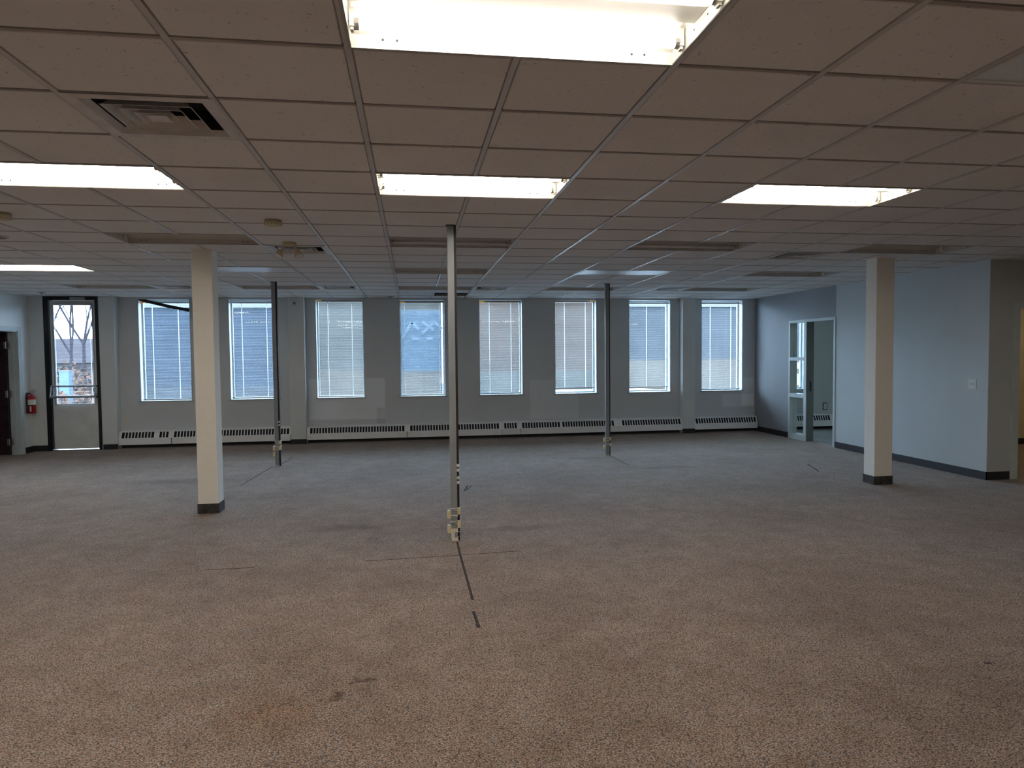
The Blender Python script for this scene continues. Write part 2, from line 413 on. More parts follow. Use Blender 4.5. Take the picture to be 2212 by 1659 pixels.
bfull = MB(); tile_geo(bfull, 0, TX, 0, TY); TILE = bfull.mesh('tile', 'mineral_tile')
cells = []
for i in range(I0, I1+1):
    for k in range(K0, K1+1):
        if (i, k) in taken: continue
        x0, x1, y0, y1 = gx(i), gx(i+1), gy(k), gy(k+1)
        cx0, cy0, cy1 = max(x0, XL), max(y0, YF), min(y1, YB)
        if x0 >= XR: cy1 = min(cy1, 7.27)
        cx1 = min(x1, xmax((cy0+cy1)/2))
        if cx1-cx0 < .06 or cy1-cy0 < .06: continue
        pts = [project((x, y, HC)) for x, y in ((cx0, cy0), (cx1, cy0), (cx1, cy1), (cx0, cy1))]
        area = 0.0
        if all(pts):
            cl = [(min(max(px, 0), 2212), min(max(py, 0), 1659)) for px, py in pts]
            area = abs(sum(cl[a][0]*cl[(a+1) % 4][1]-cl[(a+1) % 4][0]*cl[a][1] for a in range(4)))/2
        cells.append((area, cx0, cx1, cy0, cy1, abs(cx1-cx0-TX) < 1e-6 and abs(cy1-cy0-TY) < 1e-6))
cells.sort(reverse=True)
for area, x0, x1, y0, y1, fl in cells[:300]:
    if fl: link('tile', TILE, ceil, (x0, y0, HC))
    else:
        t = MB(); tile_geo(t, 0, x1-x0, 0, y1-y0); t.build('tile', 'mineral_tile', ceil, (x0, y0, HC))
t = MB()
for area, x0, x1, y0, y1, fl in cells[300:]: tile_geo(t, x0, x1, y0, y1)
o = t.build('tile_rest', 'mineral_tile', ceil, (0, 0, HC)); o['kind'] = 'stuff'

# ------------------------------------------------------------------ ceiling lights
FL, FH = 2*TX-.028, TY-.026                               # opening of a fixture
def fixture_meshes(white):  # white: housing material, coloured darker for lit fixtures to hold down tube glare
    hx, hy = FL/2, FH/2
    prof = [(-hy, -.002), (-hy, .045), (-hy+.07, .085), (-.075, .105), (.075, .105), (hy-.07, .085), (hy, .045), (hy, -.002)]
    b = MB()
    for (a, c) in zip(prof, prof[1:]): b.sheet([[(-hx, a[0], a[1]), (hx, a[0], a[1]), (hx, c[0], c[1]), (-hx, c[0], c[1])]])
    for s in (-hx, hx): b.sheet([[(s, y, z) for y, z in prof]])
    f = .013                                              # flange lying on the grid
    b.box(-hx-f, hx+f, -hy-f, -hy, -.001, .002).box(-hx-f, hx+f, hy, hy+f, -.001, .002).box(-hx-f, -hx, -hy, hy, -.001, .002).box(hx, hx+f, -hy, hy, -.001, .002)
    b.box(-hx-.004, hx+.004, -hy-.004, hy+.004, .1065, .112)
    housing = b.mesh('housing', white, recalc=False)
    cover = MB().prism([(-.075, .105), (-.055, .055), (.055, .055), (.075, .105)], 'x', -hx+.002, hx-.002).mesh('ballast_cover', white)
    sock = MB().box(-.008, .008, -.018, .018, -.012, .05).box(-.005, .005, -.012, .012, -.022, -.012).mesh('lamp_socket', 'socket_white')
    tube = MB().cyl((-hx+.035, 0, 0), (hx-.035, 0, 0), .019, n=12)
    holes = MB()
    for x in (-hx+.11, -hx+.16, hx-.16, hx-.11):
        for s in (1,): holes.cyl((x, hy-.001, .030), (x, hy+.003, .030), .005, n=8)
    for y in (-.14, -.05, .06, .15):
        for s in (-1, 1): holes.cyl((s*(hx-.001), y, .035), (s*(hx+.003), y, .035), .004, n=8)
    caps = MB().cyl((-.009, 0, 0), (.009, 0, 0), .0195, n=12)
    return housing, cover, sock, tube, holes.mesh('screw_holes', 'hole_black'), caps.mesh('tube_cap', 'steel')
FM = {w: fixture_meshes(w) for w in ('fixture_lit_muted', 'fixture_dim')}
TUBE_ME = {m_: MB().cyl((-FL/2+.035, 0, 0), (FL/2-.035, 0, 0), .019, n=12).mesh('tube', m_, smooth=True) for m_ in ('tube_lit', 'tube_off', 'tube_lit_warm')}
LG = 'recessed fluorescent ceiling lights'
def light(x, y, state, label, tubes=(1, 1), group=LG, z=HC, name='ceiling_light', tm=None):
    t = thing(name, label, 'ceiling light', (x, y, z), group)
    hs, cv, sk, tb, hl, cp = FM['fixture_lit_muted' if state in ('lit',) else 'fixture_dim']
    link('housing', hs, t); link('ballast_cover', cv, t); link('screw_holes', hl, t)['kind'] = 'stuff'
    for s, on in zip((-1, 1), tubes):
        for e in (-1, 1): link('lamp_socket', sk, t, (e*(FL/2-.012), s*.155, .027))
        if on:
            o = link('tube', TUBE_ME[tm or ('tube_lit' if state == 'lit' else 'tube_off')], t, (0, s*.155, .030))
            for e in (-1, 1): link('tube_cap', cp, o, (e*(FL/2-.027), 0, 0))
    return t
def cellc(i, k): return gx(i+1), gy(k)+TY/2
BACK_AT = {(-4, -1): 'overhead just left of the camera', (-4, -5): 'overhead behind the camera to the left', (0, -5): 'overhead straight behind the camera', (8, -5): 'added overhead behind the camera to the right for fill', (12, -1): 'added far right of the camera for fill', (-8, 3): 'far left of the camera'}
LAB = {(0, -1): 'large lit fluorescent ceiling light cut off by the top edge of the photo',
       (-4, 3): 'lit fluorescent ceiling light cut off by the left edge, beyond the big air vent',
       (0, 3): 'lit fluorescent ceiling light in the middle, just before the nearest metal pole top',
       (4, 3): 'lit fluorescent ceiling light at the upper right with its tube end showing',
       (-8, 11): 'far lit fluorescent ceiling light at the left edge, above the dark doorway side',
       (-4, 7): 'unlit open ceiling light directly before the top of the left column',
       (0, 7): 'unlit open ceiling light right behind the top of the nearest metal pole',
       (4, 7): 'unlit open ceiling light behind the lit one at the upper right',
       (8, 7): 'unlit open ceiling light directly before the top of the right column',
       (0, 11): 'unlit open ceiling light farther behind the nearest pole, second dark strip from it',
       (8, 11): 'unlit open ceiling light left of the right column top, near the partition wall',
       (-8, 15): 'unlit ceiling light before the glazed exit door, left of the left column',
       (-4, 15): 'unlit ceiling light behind the top of the far left metal pole',
       (0, 15): 'unlit ceiling light farthest back in the middle column, before the fourth window',
       (4, 15): 'unlit ceiling light beside the top of the far right metal pole, before the sixth window',
       (8, 15): 'unlit ceiling light before the two rightmost windows',
       (4, -1): 'unlit ceiling light with prismatic lens cut off by the top right edge',
       (-4, 11): 'unlit ceiling light with pale reflecting lens panel right of the left column',
       (4, 11): 'unlit ceiling light with pale reflecting lens panel left of the far right pole',
       (8, 3): 'ceiling light with lens, only a sliver showing at the right edge'}
random.seed(4)
for (i, k) in LIT: light(*cellc(i, k), 'lit', LAB[(i, k)])
for (i, k) in LIT_BACK: light(*cellc(i, k), 'lit', 'lit fluorescent ceiling light outside the frame, ' + BACK_AT[(i, k)], group='ceiling lights outside the frame')
for (i, k) in OPEN: light(*cellc(i, k), 'off', LAB[(i, k)], (0, 1) if (i, k) in ((0, 7), (4, 7)) else (0, 0))
for (i, k) in LENS:
    t = light(*cellc(i, k), 'off', LAB[(i, k)], (1, 1))
    hx, hy = FL/2, FH/2
    MB().box(-hx+.018, hx-.018, -hy+.018, hy-.018, .002, .006).build('lens', 'prismatic_lens', t)
    f = MB().box(-hx, hx, -hy, -hy+.018, -.003, .008).box(-hx, hx, hy-.018, hy, -.003, .008).box(-hx, -hx+.018, -hy+.018, hy-.018, -.003, .008).box(hx-.018, hx, -hy+.018, hy-.018, -.003, .008)
    f.build('lens_frame', 'lens_frame', t)
light(8.9, 8.9, 'lit', 'warm ceiling light of the room beyond the right doorway', group='ceiling lights outside the frame', z=HC-.135, tm='tube_lit_warm')

# ------------------------------------------------------------------ ceiling vents
def ring(b, o, i_, z0, z1):                               # square ring sloping from outer half-size o at z0 to inner i_ at z1
    (ox, oy), (ix, iy) = o, i_
    P = [(-ox, -oy), (ox, -oy), (ox, oy), (-ox, oy)]; Q = [(-ix, -iy), (ix, -iy), (ix, iy), (-ix, iy)]
    for a in range(4):
        c = (a+1) % 4
        b.sheet([[(*P[a], z0), (*P[c], z0), (*Q[c], z1), (*Q[a], z1)]])
sx_, sy_ = TX/2-.012, TY/2-.011
vf = MB(); R_ = lambda q: (sx_*q, sy_*q)
ring(vf, R_(1.045), R_(.86), -.002, -.004); ring(vf, R_(.86), R_(.78), -.004, .022)
VF = vf.mesh('frame', 'vent_paint', recalc=False)
LV = []
for q in (.63, .44, .27):
    lv = MB(); ring(lv, R_(q), R_(q-.13), -.004, .042); ring(lv, R_(q+.012), R_(q), -.003, -.004); LV.append(lv.mesh('louver', 'vent_paint', recalc=False))
VC = MB().box(-sx_*.15, sx_*.15, -sy_*.15, sy_*.15, -.003, .002).mesh('center_plate', 'vent_paint')
vd = MB().box(-sx_*.8, sx_*.8, -sy_*.8, sy_*.8, .112, .12); ring(vd, R_(.78), R_(.78), .022, .112); VD = vd.mesh('duct', 'vent_dark', recalc=False)
VL = ['large square ceiling air vent nearest the camera at upper left', 'square ceiling air vent behind the spotlight pair, right of the left column',
      'small far ceiling air vent before the third window', 'small far ceiling air vent right of the nearest pole, before the fifth window',
      'small far ceiling air vent before the seventh window', 'square ceiling air vent left of the right column top', 'far ceiling air vent partly hidden by the left column top']
for (i, k), lab in zip(VENTS, VL):
    t = thing('ceiling_vent', lab, 'air vent', (gx(i)+TX/2, gy(k)+TY/2, HC), 'ceiling air vents')
    link('frame', VF, t); link('center_plate', VC, t); link('duct', VD, t)
    for lv in LV: link('louver', lv, t)
o = MB().box(gx(1)+.02, gx(2)-.02, gy(17)+.02, gy(18)-.02, HC+.20, HC+.21).build('open_cell', 'vent_dark', ceil)

# ------------------------------------------------------------------ small ceiling devices
def detector(x, y, lab, r=.072):
    t = thing('smoke_detector', lab, 'smoke detector', (x, y, HC), 'ceiling smoke detectors')
    MB().lathe([(r*.9, 0), (r*.9, -.012), (r, -.014), (r, -.030), (r*.85, -.042), (r*.5, -.047), (.004, -.048)], 24).build('body', 'detector_plastic', t, smooth=True)
    sl = MB()
    for a in range(12):
        th = 2*math.pi*a/12; sl.cyl((r*.93*math.cos(th), r*.93*math.sin(th), -.036), (r*.96*math.cos(th), r*.96*math.sin(th), -.034), .0035, n=6)
    sl.build('vent_slots', 'hole_black', t)['kind'] = 'stuff'
detector(gx(-1.43), gy(5.75), 'round cream smoke detector on the ceiling above the spotlight pair')
detector(gx(-4.62), gy(5.62), 'round cream smoke detector at the left edge of the ceiling')
t = thing('emergency_light', 'beige twin-head emergency spotlight on the ceiling before an air vent', 'emergency light', (gx(-1.53), gy(7.72), HC))
MB().lathe([(.062, 0), (.066, -.008), (.060, -.026), (.02, -.032), (.004, -.033)], 20).build('base', 'beige_plastic', t, smooth=True)
for s, tw in ((-1, .35), (1, -.2)):
    MB().cyl((s*.045, 0, -.015), (s*.07, -.01, -.075), .012, .010, 8).build('arm', 'beige_plastic', t)
    p0, p1 = Vector((s*.068, .004, -.070)), Vector((s*.10+(.0 if s < 0 else -.01), -.022, -.128)); dv = (p1-p0).normalized()
    ho = MB().cyl(p0, p1, .022, .042, 16).build('lamp_head', 'beige_plastic', t)
    MB().cyl(p1, p1+dv*.003, .036, .034, 16).build('lamp_glass', 'white_plastic', ho)
t = thing('ceiling_speaker', 'flat grey round speaker grille at the far left of the ceiling', 'speaker', (gx(-5.62), gy(7.5), HC))
MB().lathe([(.10, .002), (.10, -.006), (.085, -.009), (.004, -.010)], 24).build('ring', 'lens_frame', t, smooth=True)
MB().lathe([(.084, -.0095), (.05, -.012), (.004, -.012)], 24).build('grille', 'speaker_grey', t)
for (i, k, lab) in ((-9.4, 17.3, 'small dark round sprinkler plate on the ceiling near the exit door'), (-.25, 18.35, 'small dark round sprinkler plate on the ceiling above the gap between third and fourth windows')):
    t = thing('sprinkler_head', lab, 'sprinkler', (gx(i), gy(k), HC), 'ceiling sprinklers')
    MB().lathe([(.055, .004), (.055, -.004), (.03, -.007), (.004, -.008)], 16).build('plate', 'speaker_grey', t)
    MB().cyl((0, 0, -.006), (0, 0, -.03), .009, .013, 8).build('nozzle', 'steel', t)

# ------------------------------------------------------------------ columns and power poles
def column(x0, x1, y0, y1, lab):
    cx, cy = (x0+x1)/2, (y0+y1)/2; w, d = (x1-x0)/2, (y1-y0)/2
    t = thing('column', lab, 'column', (cx, cy, 0))
    o = MB().box(-w, w, -d, d, 0, HC+.02).build('shaft', 'column_vinyl', t)
    bv = o.modifiers.new('edge', 'BEVEL'); bv.width = .006; bv.segments = 2
    MB().box(-w-.006, w+.006, -d-.006, -d, 0, .10).box(-w-.006, w+.006, d, d+.006, 0, .10).box(-w-.006, -w, -d, d, 0, .10).box(w, w+.006, -d, d, 0, .10).build('base_trim', 'column_base', t)
column(-2.172, -1.975, 7.222, 7.42, 'square cream vinyl column on the left with dark base')
column(5.415, 5.648, 7.27, 7.46, 'square cream vinyl column on the right before the partition wall')

def pole(x, y, lab, boxesL, boxesR, knobs, plate, tilt=0.0):
    t = thing('power_pole', lab, 'power pole', (x, y, 0), 'metal power poles')
    w, d = .027, .030; h = HC
    b = MB().box(-w, -.0015, -d, -d+.004, .0, h).box(.0015, w, -d, -d+.004, 0, h).box(-w, w, -d+.003, d, 0, h)
    b.build('post', 'pole_paint', t)
    MB().box(w, w+.020, -d+.014, d, 0, h).build('side_channel', 'pole_dark', t)
    MB().box(-w-.012, w+.006, -d-.008, -d, h-.006, h).box(-w-.008, w+.006, -d, d+.006, h-.004, h).build('ceiling_collar', 'pole_dark', t)
    for z0, z1 in boxesL:
        o = MB().prism([(-w-.030, z0), (-w-.001, z0), (-w-.001, z1-.004), (-w-.008, z1), (-w-.024, z1), (-w-.030, z1-.008)], 'y', -d, d*.9).build('outlet_box', 'cream_plastic', t)
        MB().box(-w-.0315, -w-.03, -.010, .012, z0+.018, z1-.018).build('socket_face', 'ivory_plastic', o)
    for z0, z1 in boxesR:
        o = MB().prism([(w+.001, z0), (w+.026, z0), (w+.028, z1-.006), (w+.022, z1), (w+.001, z1)], 'y', -d-.006, d+.02).build('outlet_box', 'cream_plastic', t)
        MB().box(w+.0275, w+.029, -.010, .012, z0+.015, z1-.015).build('socket_face', 'ivory_plastic', o)
    for k, z in enumerate([z for z0, z1 in boxesR for z in (z1-.004, z1-.022)] + [z for z0, z1 in boxesL[:1] for z in (z0+.028, z0+.018)]):
        dz = .008 if k % 2 else 0.0
        MB().tube([(-w-.004, -d+.006, z+dz), (-w-.003, -d-.004, z+dz), (w+.002, -d-.004, z), (w+.003, -d+.006, z)], .0026, 6).build('wire_strap', 'wire_white', t)
    for z in knobs:
        MB().cyl((w+.011, -d+.014, z), (w+.011, -d+.002, z), .0145, .0115, 12).build('hole_plug', 'white_plastic', t)
    if plate:
        b = MB().box(-w-.001, w+.004, -d-.004, -d, .075, .108).box(-w, w*.1, -d-.004, -d, .030, .075).box(-w+.003, w+.005, -d-.005, -d, .002, .030)
        b.build('foot_bracket', 'ivory_plastic', t)
        MB().tube([(w+.002, -d, .077), (w+.018, -d-.004, .084)], .002).tube([(w-.004, -d-.002, .034), (w+.012, -d-.006, .042)], .002).build('loose_wire', 'wire_white', t)
    else:
        MB().box(-w-.004, w+.006, -d-.006, d+.004, .0, .008).build('foot_plate', 'ivory_plastic', t)
pole(.338, 5.76, 'nearest grey metal power pole in the middle with cream outlet boxes', [(.196, .261), (.069, .134)], [(.229, .286), (.113, .174)], (.646, .606, .540, .500), True)
pole(-1.965, 10.245, 'far left grey metal power pole before the second window', [(.223, .292), (.142, .204)], [(.315, .371), (.234, .296)], (.645, .60), False)
pole(3.018, 10.245, 'far right grey metal power pole before the sixth and seventh windows', [(.209, .268), (.100, .159)], [(.236, .288), (.148, .193)], (), False)

# ------------------------------------------------------------------ windows and blinds
def window(n, x0, x1, lab):
    w, zc = (x1-x0)/2, WZ0
    o = MB()
    f = .028
    o.box(-w, w, 0, .05, 0, f).box(-w, w, 0, .05, WZ1-WZ0-f, WZ1-WZ0).box(-w, -w+f, 0, .05, f, WZ1-WZ0-f).box(w-f, w, 0, .05, f, WZ1-WZ0-f)
    r = struct(o.build('window_%d' % n, 'window_frame_paint', None, ((x0+x1)/2, 13.08, WZ0)), lab)
    MB().box(-w+f, w-f, .022, .028, f, WZ1-WZ0-f).build('pane', 'glass', r)
    MB().box(-w-.03, w+.03, -.185, -.155, -.022, -.002).build('sill', 'window_frame_paint', r)
    MB().box(-w-.006, -w+.004, -.163, -.155, -.002, WZ1-WZ0).box(w-.004, w+.006, -.163, -.155, -.002, WZ1-WZ0).build('edge_bead', 'window_frame_paint', r)
    return r
PITCH_S, SW = .0207, .025
def slat_mesh(L, tilt):
    b = MB(); c, s = math.cos(tilt), math.sin(tilt); pts = [(-SW/2, -.0010), (-SW/6, .0006), (SW/6, .0006), (SW/2, -.0010)]
    up = [(y*c-(z)*s, y*s+z*c) for y, z in pts]; dn = [(y*c-(z-.0006)*s, y*s+(z-.0006)*c) for y, z in pts]
    b.prism(up+dn[::-1], 'x', -L/2, L/2); return b.mesh('slat', 'blind_slat')
def blind(x0, x1, ztop, zbot, lab, y=12.985, tilt=.15, rail='blind_rail', amber=(-1,), ladders=(-.52, .52), group='horizontal slat blinds', sag=0.0, label_cat=None):
    L = x1-x0; t = thing('window_blind', lab, 'window blind', ((x0+x1)/2, y, zbot), group)
    H = ztop-zbot
    MB().box(-L/2+(.1 if -1 in amber else 0), L/2-(.1 if 1 in amber else 0), -.02, .018, H-.026, H).build('headrail', rail, t)
    for s in amber:
        o = MB().box(s*L/2-(0 if s < 0 else .10), s*L/2+(.10 if s < 0 else 0), -.012, -.008, H-.026, H-.002).build('end_bracket', 'amber_plastic', t)
    sm = slat_mesh(L-.012, tilt)
    n = int((H-.055)/PITCH_S)
    for k in range(n):
        z = .022+k*PITCH_S
        o = link('slat', sm, t, (0, 0, z))
        if sag: o.rotation_euler = (0, sag*max(0, 1-k/10.0), 0)
    MB().box(-L/2+.004, L/2-.004, -.012, .012, 0, .012).build('bottom_rail', 'blind_slat', t)
    for q in ladders:
        b = MB()
        for yy in (-SW*.5, SW*.5): b.box(q*L/2-.0035, q*L/2+.0035, yy-.0008, yy+.0008, .006, H-.026)
        b.build('ladder_cord', 'ladder_cord', t)
    return t
ORD = ['first (leftmost)', 'second', 'third', 'fourth', 'fifth', 'sixth', 'seventh', 'eighth (rightmost)']
WL = ['left of the left column', 'behind the far left metal pole', 'right of the first pilaster', 'left of the nearest pole', 'right of the nearest pole', 'left of the far right pole', 'right of the far right pole', 'beside the right corner']
SET = [dict(ztop=2.605, zbot=.845, rail='blind_rail_white', amber=(-1,), tilt=.12), dict(ztop=2.605, zbot=.85, rail='blind_rail_white', amber=(), tilt=.14), dict(ztop=2.64, zbot=.84, tilt=.15),
       dict(ztop=2.62, zbot=.84, tilt=.20, ladders=(-.8, .8)), dict(ztop=2.63, zbot=.845, tilt=.15), dict(ztop=2.64, zbot=.925, tilt=.15, amber=(1,)),
       dict(ztop=2.605, zbot=.918, rail='blind_rail_white', amber=(), tilt=.20, ladders=(-.1, .9)), dict(ztop=2.605, zbot=.845, rail='blind_rail_white', amber=(), tilt=.18)]
for n, ((x0, x1), wl, st) in enumerate(zip(WIN, WL, SET)):
    window(n+1, x0, x1, ORD[n]+' tall narrow window, '+wl)
    st = dict(st); blind(x0+.012, x1-.014, st.pop('ztop'), st.pop('zbot'), 'white slat blind in the '+ORD[n]+' window, '+wl, **st)
window(9, *OWIN, 'office window glimpsed through the sidelight beside the office door')
blind(OWIN[0]+.012, OWIN[1]-.014, 2.62, 1.47, 'half-raised white blind glimpsed in the small office through the sidelight', rail='blind_rail_white', amber=())
for z0, z1, lab in ((1.244, 1.377, 'small white paper sheet on the office window below the blind'), (.90, 1.139, 'larger white paper sheet low on the office window')):
    o = MB().box(7.70, 8.01, 13.073, 13.078, z0, z1).build('paper_sheet', 'paper'); tag(o, lab, 'paper')
# dark strap hanging slanted behind the first blind
o = MB()
n_ = 24
for k in range(n_):
    a, c = k/n_, (k+1)/n_
    f = lambda q: (-4.80+q*.87, 2.655-q*.205-.012*math.sin(q*math.pi))
    (xa, za), (xc, zc) = f(a), f(c)
    o.prism([(xa, za-.030), (xc, zc-.030), (xc, zc+.026), (xa, za+.026)], 'y', 12.948, 12.953)
tag(o.build('dark_strap', 'dark_strap'), 'dark strap sagging diagonally across the top of the first window blind', 'strap')
# lettering film on the fourth window: pale blue field with white angular letters
fl = thing('window_film', 'pale blue window film with white angular letters on the fourth window', 'window sign', (.206, 13.072, 1.30))
MB().sheet([[(-.385, 0, 0), (.385, 0, 0), (.385, 0, 1.16), (-.385, 0, 1.16)]]).build('film', 'blue_film', fl)
def stroke(b, a, c, w):
    a, c = Vector(a), Vector(c); n = Vector((-(c-a).y, (c-a).x)).normalized()*w
    b.sheet([[(p_.x, -.002, p_.y) for p_ in (a+n, c+n, c-n, a-n)]])
for strokes in ([((-.38, .62), (-.19, .93)), ((-.19, .93), (-.06, .79))], [((0.0, .94), (.22, .79)), ((.0, .72), (.108, .823)), ((.16, .873), (.23, .94))], [((.23, .94), (.38, .80))], [((-.2, .62), (-.06, .62)), ((.08, .62), (.2, .62))]):
    b = MB()
    for a, c in strokes: stroke(b, a, c, .028)
    b.build('letter', 'white_film', fl)

# ------------------------------------------------------------------ baseboard heaters
def X_at(px): return px
def heater(x0, x1, slots, lab, y=YP, plate=None):
    t = thing('baseboard_heater', lab, 'heater', ((x0+x1)/2, y, 0), 'baseboard heaters under the windows')
    o = (x0+x1)/2; a, c = x0-o, x1-o
    MB().prism([(0, .068), (.010, .068), (.010, .175), (.014, .186), (.004, .186), (0, .178)], 'x', a, c).prism([(.060, .283), (.168, .292), (.168, .315), (.060, .300), (.052, .292)], 'x', a, c).prism([(.01, .068), (.168, .068), (.168, .078), (.01, .078)], 'x', a, c).build('casing', 'heater_paint', t)
    MB().box(a, c, .085, .167, .08, .28).build('fin_core', 'fin_dark', t)
    g = MB(); pitch = .0525; half = .0085
    def bar(p, q): g.prism([(.004, .184), (.012, .184), (.062, .286), (.054, .286)], 'x', p, q)
    cur = a
    for s0, s1 in slots:
        s0 -= o; s1 -= o
        if s0 > cur: bar(cur, s0)
        n = max(1, round((s1-s0)/pitch))
        for k in range(1, n): bar(s0+(s1-s0)*k/n-half, s0+(s1-s0)*k/n+half)
        cur = s1
    if cur < c: bar(cur, c)
    g.build('grille', 'heater_paint', t)
    for e in (a, c-.006): MB().prism([(0, .068), (.168, .068), (.168, .315), (.06, .300), (.004, .186), (0, .18)], 'x', e, e+.006).build('end_cap', 'heater_paint', t)
heater(-5.135, -4.25, [(-5.085, -4.55), (-4.46, -4.31)], 'leftmost baseboard heater section under the first window')
heater(-4.25, -2.207, [(-4.215, -2.235)], 'long baseboard heater section behind the left column')
heater(-1.922, -.105, [(-1.865, -.155)], 'long baseboard heater section under the third window')
heater(-.105, 1.68, [(-.048, 1.63)], 'long baseboard heater section behind the nearest pole')
heater(1.68, 2.04, [(1.733, 1.972)], 'short baseboard heater section right of the nearest pole')
heater(2.04, 3.98, [(2.08, 2.82), (2.87, 3.90)], 'long baseboard heater section behind the far right pole')
heater(3.98, 5.302, [(4.07, 5.268)], 'baseboard heater section under the seventh window')
heater(5.563, 6.90, [(5.592, 6.872)], 'rightmost baseboard heater section in the room corner under the eighth window')
heater(7.06, 9.0, [(7.15, 8.50)], 'baseboard heater inside the small office, seen through its door')

# ------------------------------------------------------------------ baseboards
def bboard(name, boxes, lab):
    b = MB()
    for q in boxes: b.box(*q)
    struct(b.build(name, 'vinyl_base'), lab)
bboard('baseboard_back', [(XL, -6.265, YP-.008, YP, 0, .10), (-5.39, -5.14, YP-.008, YP, 0, .09), (-2.205, -1.925, YP-.008, YP, 0, .09), (5.305, 5.56, YP-.008, YP, 0, .09),
                          (-5.14, -2.205, YB-.008, YB, 0, .09), (-1.925, 5.305, YB-.008, YB, 0, .09), (5.56, XR, YB-.008, YB, 0, .09), (XR+.12, 9.6, YB-.008, YB, 0, .09)], 'black vinyl baseboard along the window wall')
bboard('baseboard_left', [(XL, XL+.008, LD1+.10, YP-.008, 0, .10)], 'black vinyl baseboard in the left corner under the extinguisher')
bboard('baseboard_right', [(XR-.008, XR, RO1+.01, YB-.008, 0, .10), (XR-.008, XR, 7.262, RO0-.005, 0, .10), (XR-.008, 7.235, 7.262, 7.27, 0, .10)], 'dark vinyl baseboard along the right partition wall')
bboard('baseboard_lit_room', [(XR+.13, XRR, 9.972, 9.98, 0, .10)], 'dark baseboard in the warm lit room')

# ------------------------------------------------------------------ exit door (in the window wall)
d = struct(MB().box(-6.265, -6.185, YP-.012, YB, 0, HC).box(-5.44, -5.388, YP-.012, YB, 0, HC).box(-6.185, -5.44, YP-.012, YB, 2.615, HC).build('door_1', 'door_black'), 'glazed exit door in a black frame in the left corner')
leaf = MB().box(-6.178, -5.446, YP+.03, YP+.075, .025, .80).box(-6.178, -6.135, YP+.03, YP+.075, .80, 2.605).box(-5.49, -5.446, YP+.03, YP+.075, .80, 2.605).box(-6.135, -5.49, YP+.03, YP+.075, 2.55, 2.605).build('leaf', 'door_paint', d)
MB().box(-6.135, -5.49, YP+.05, YP+.056, .80, 2.55).build('pane', 'glass', d)
MB().box(-6.14, -6.115, YP+.020, YP+.03, .80, 2.56).box(-5.505, -5.485, YP+.020, YP+.03, .80, 2.56).box(-6.115, -5.505, YP+.020, YP+.03, 2.535, 2.56).build('glazing_bead', 'aluminium', d)
b = MB().cyl((-6.165, YP-.05, 1.125), (-5.455, YP-.05, 1.122), .016, n=10).cyl((-6.185, YP-.06, .94), (-5.44, YP-.06, .942), .020, n=10)
b.tube([(-6.165, YP-.05, 1.125), (-6.172, YP-.055, 1.03), (-6.180, YP-.06, .94)], .012, 8).tube([(-5.455, YP-.05, 1.122), (-5.448, YP-.055, 1.03), (-5.444, YP-.06, .942)], .012, 8)
b.box(-6.185, -6.155, YP-.06, YP+.03, .915, .965).box(-5.465, -5.44, YP-.06, YP+.03, .915, .965).box(-6.18, -6.15, YP-.05, YP+.03, 1.11, 1.14).box(-5.47, -5.445, YP-.05, YP+.03, 1.107, 1.137)
b.build('panic_bar', 'aluminium', d)
MB().tube([(-5.47, YP-.06, .955), (-5.452, YP-.065, .985), (-5.43, YP-.05, .99)], .008, 6).build('latch_cord', 'rubber_black', d)
MB().box(-5.815, -5.575, YP-.055, YP-.012, 2.612, 2.66).build('door_closer', 'aluminium', d)
MB().box(-6.19, -5.435, YP-.02, YB, 0, .014).build('threshold', 'aluminium', d)
MB().box(-5.386, -5.378, YP-.016, YP, 0, .09).build('weather_strip', 'door_paint', d)
blind(-6.125, -5.495, 2.55, .80, 'white slat blind hanging on the glazed exit door', y=YP+.0, tilt=.05, rail='blind_rail_white', amber=(), ladders=(-.9, .9))

# ------------------------------------------------------------------ dark door in the left wall
d = struct(MB().box(XL-.14, XL, LD1-.03, LD1, 0, LDH).box(XL-.14, XL, LD0, LD0+.03, 0, LDH).box(XL-.14, XL, LD0+.03, LD1-.03, LDH-.03, LDH)
           .box(XL, XL+.015, LD1-.02, LD1+.075, 0, LDH+.055).box(XL, XL+.015, LD0-.06, LD0+.02, 0, LDH+.055).box(XL, XL+.015, LD0+.02, LD1-.02, LDH-.01, LDH+.055)
           .box(XL-.095, XL-.055, LD1-.045, LD1-.03, 0, LDH-.03).build('door_2', 'trim_paint'), 'pale framed doorway with dark open door at the left edge')
leaf = MB().box(XL-1.03, XL-.145, LD1-.085, LD1-.04, .012, LDH-.035).build('leaf', 'door_dark_wood', d)
for z in (.22, 1.02, 1.83):
    MB().box(XL-.175, XL-.142, LD1-.089, LD1-.085, z-.055, z+.055).box(XL-.142, XL-.10, LD1-.034, LD1-.0305, z-.055, z+.055).cyl((XL-.142, LD1-.088, z-.057), (XL-.142, LD1-.088, z+.057), .008, n=8).build('hinge', 'steel', d)

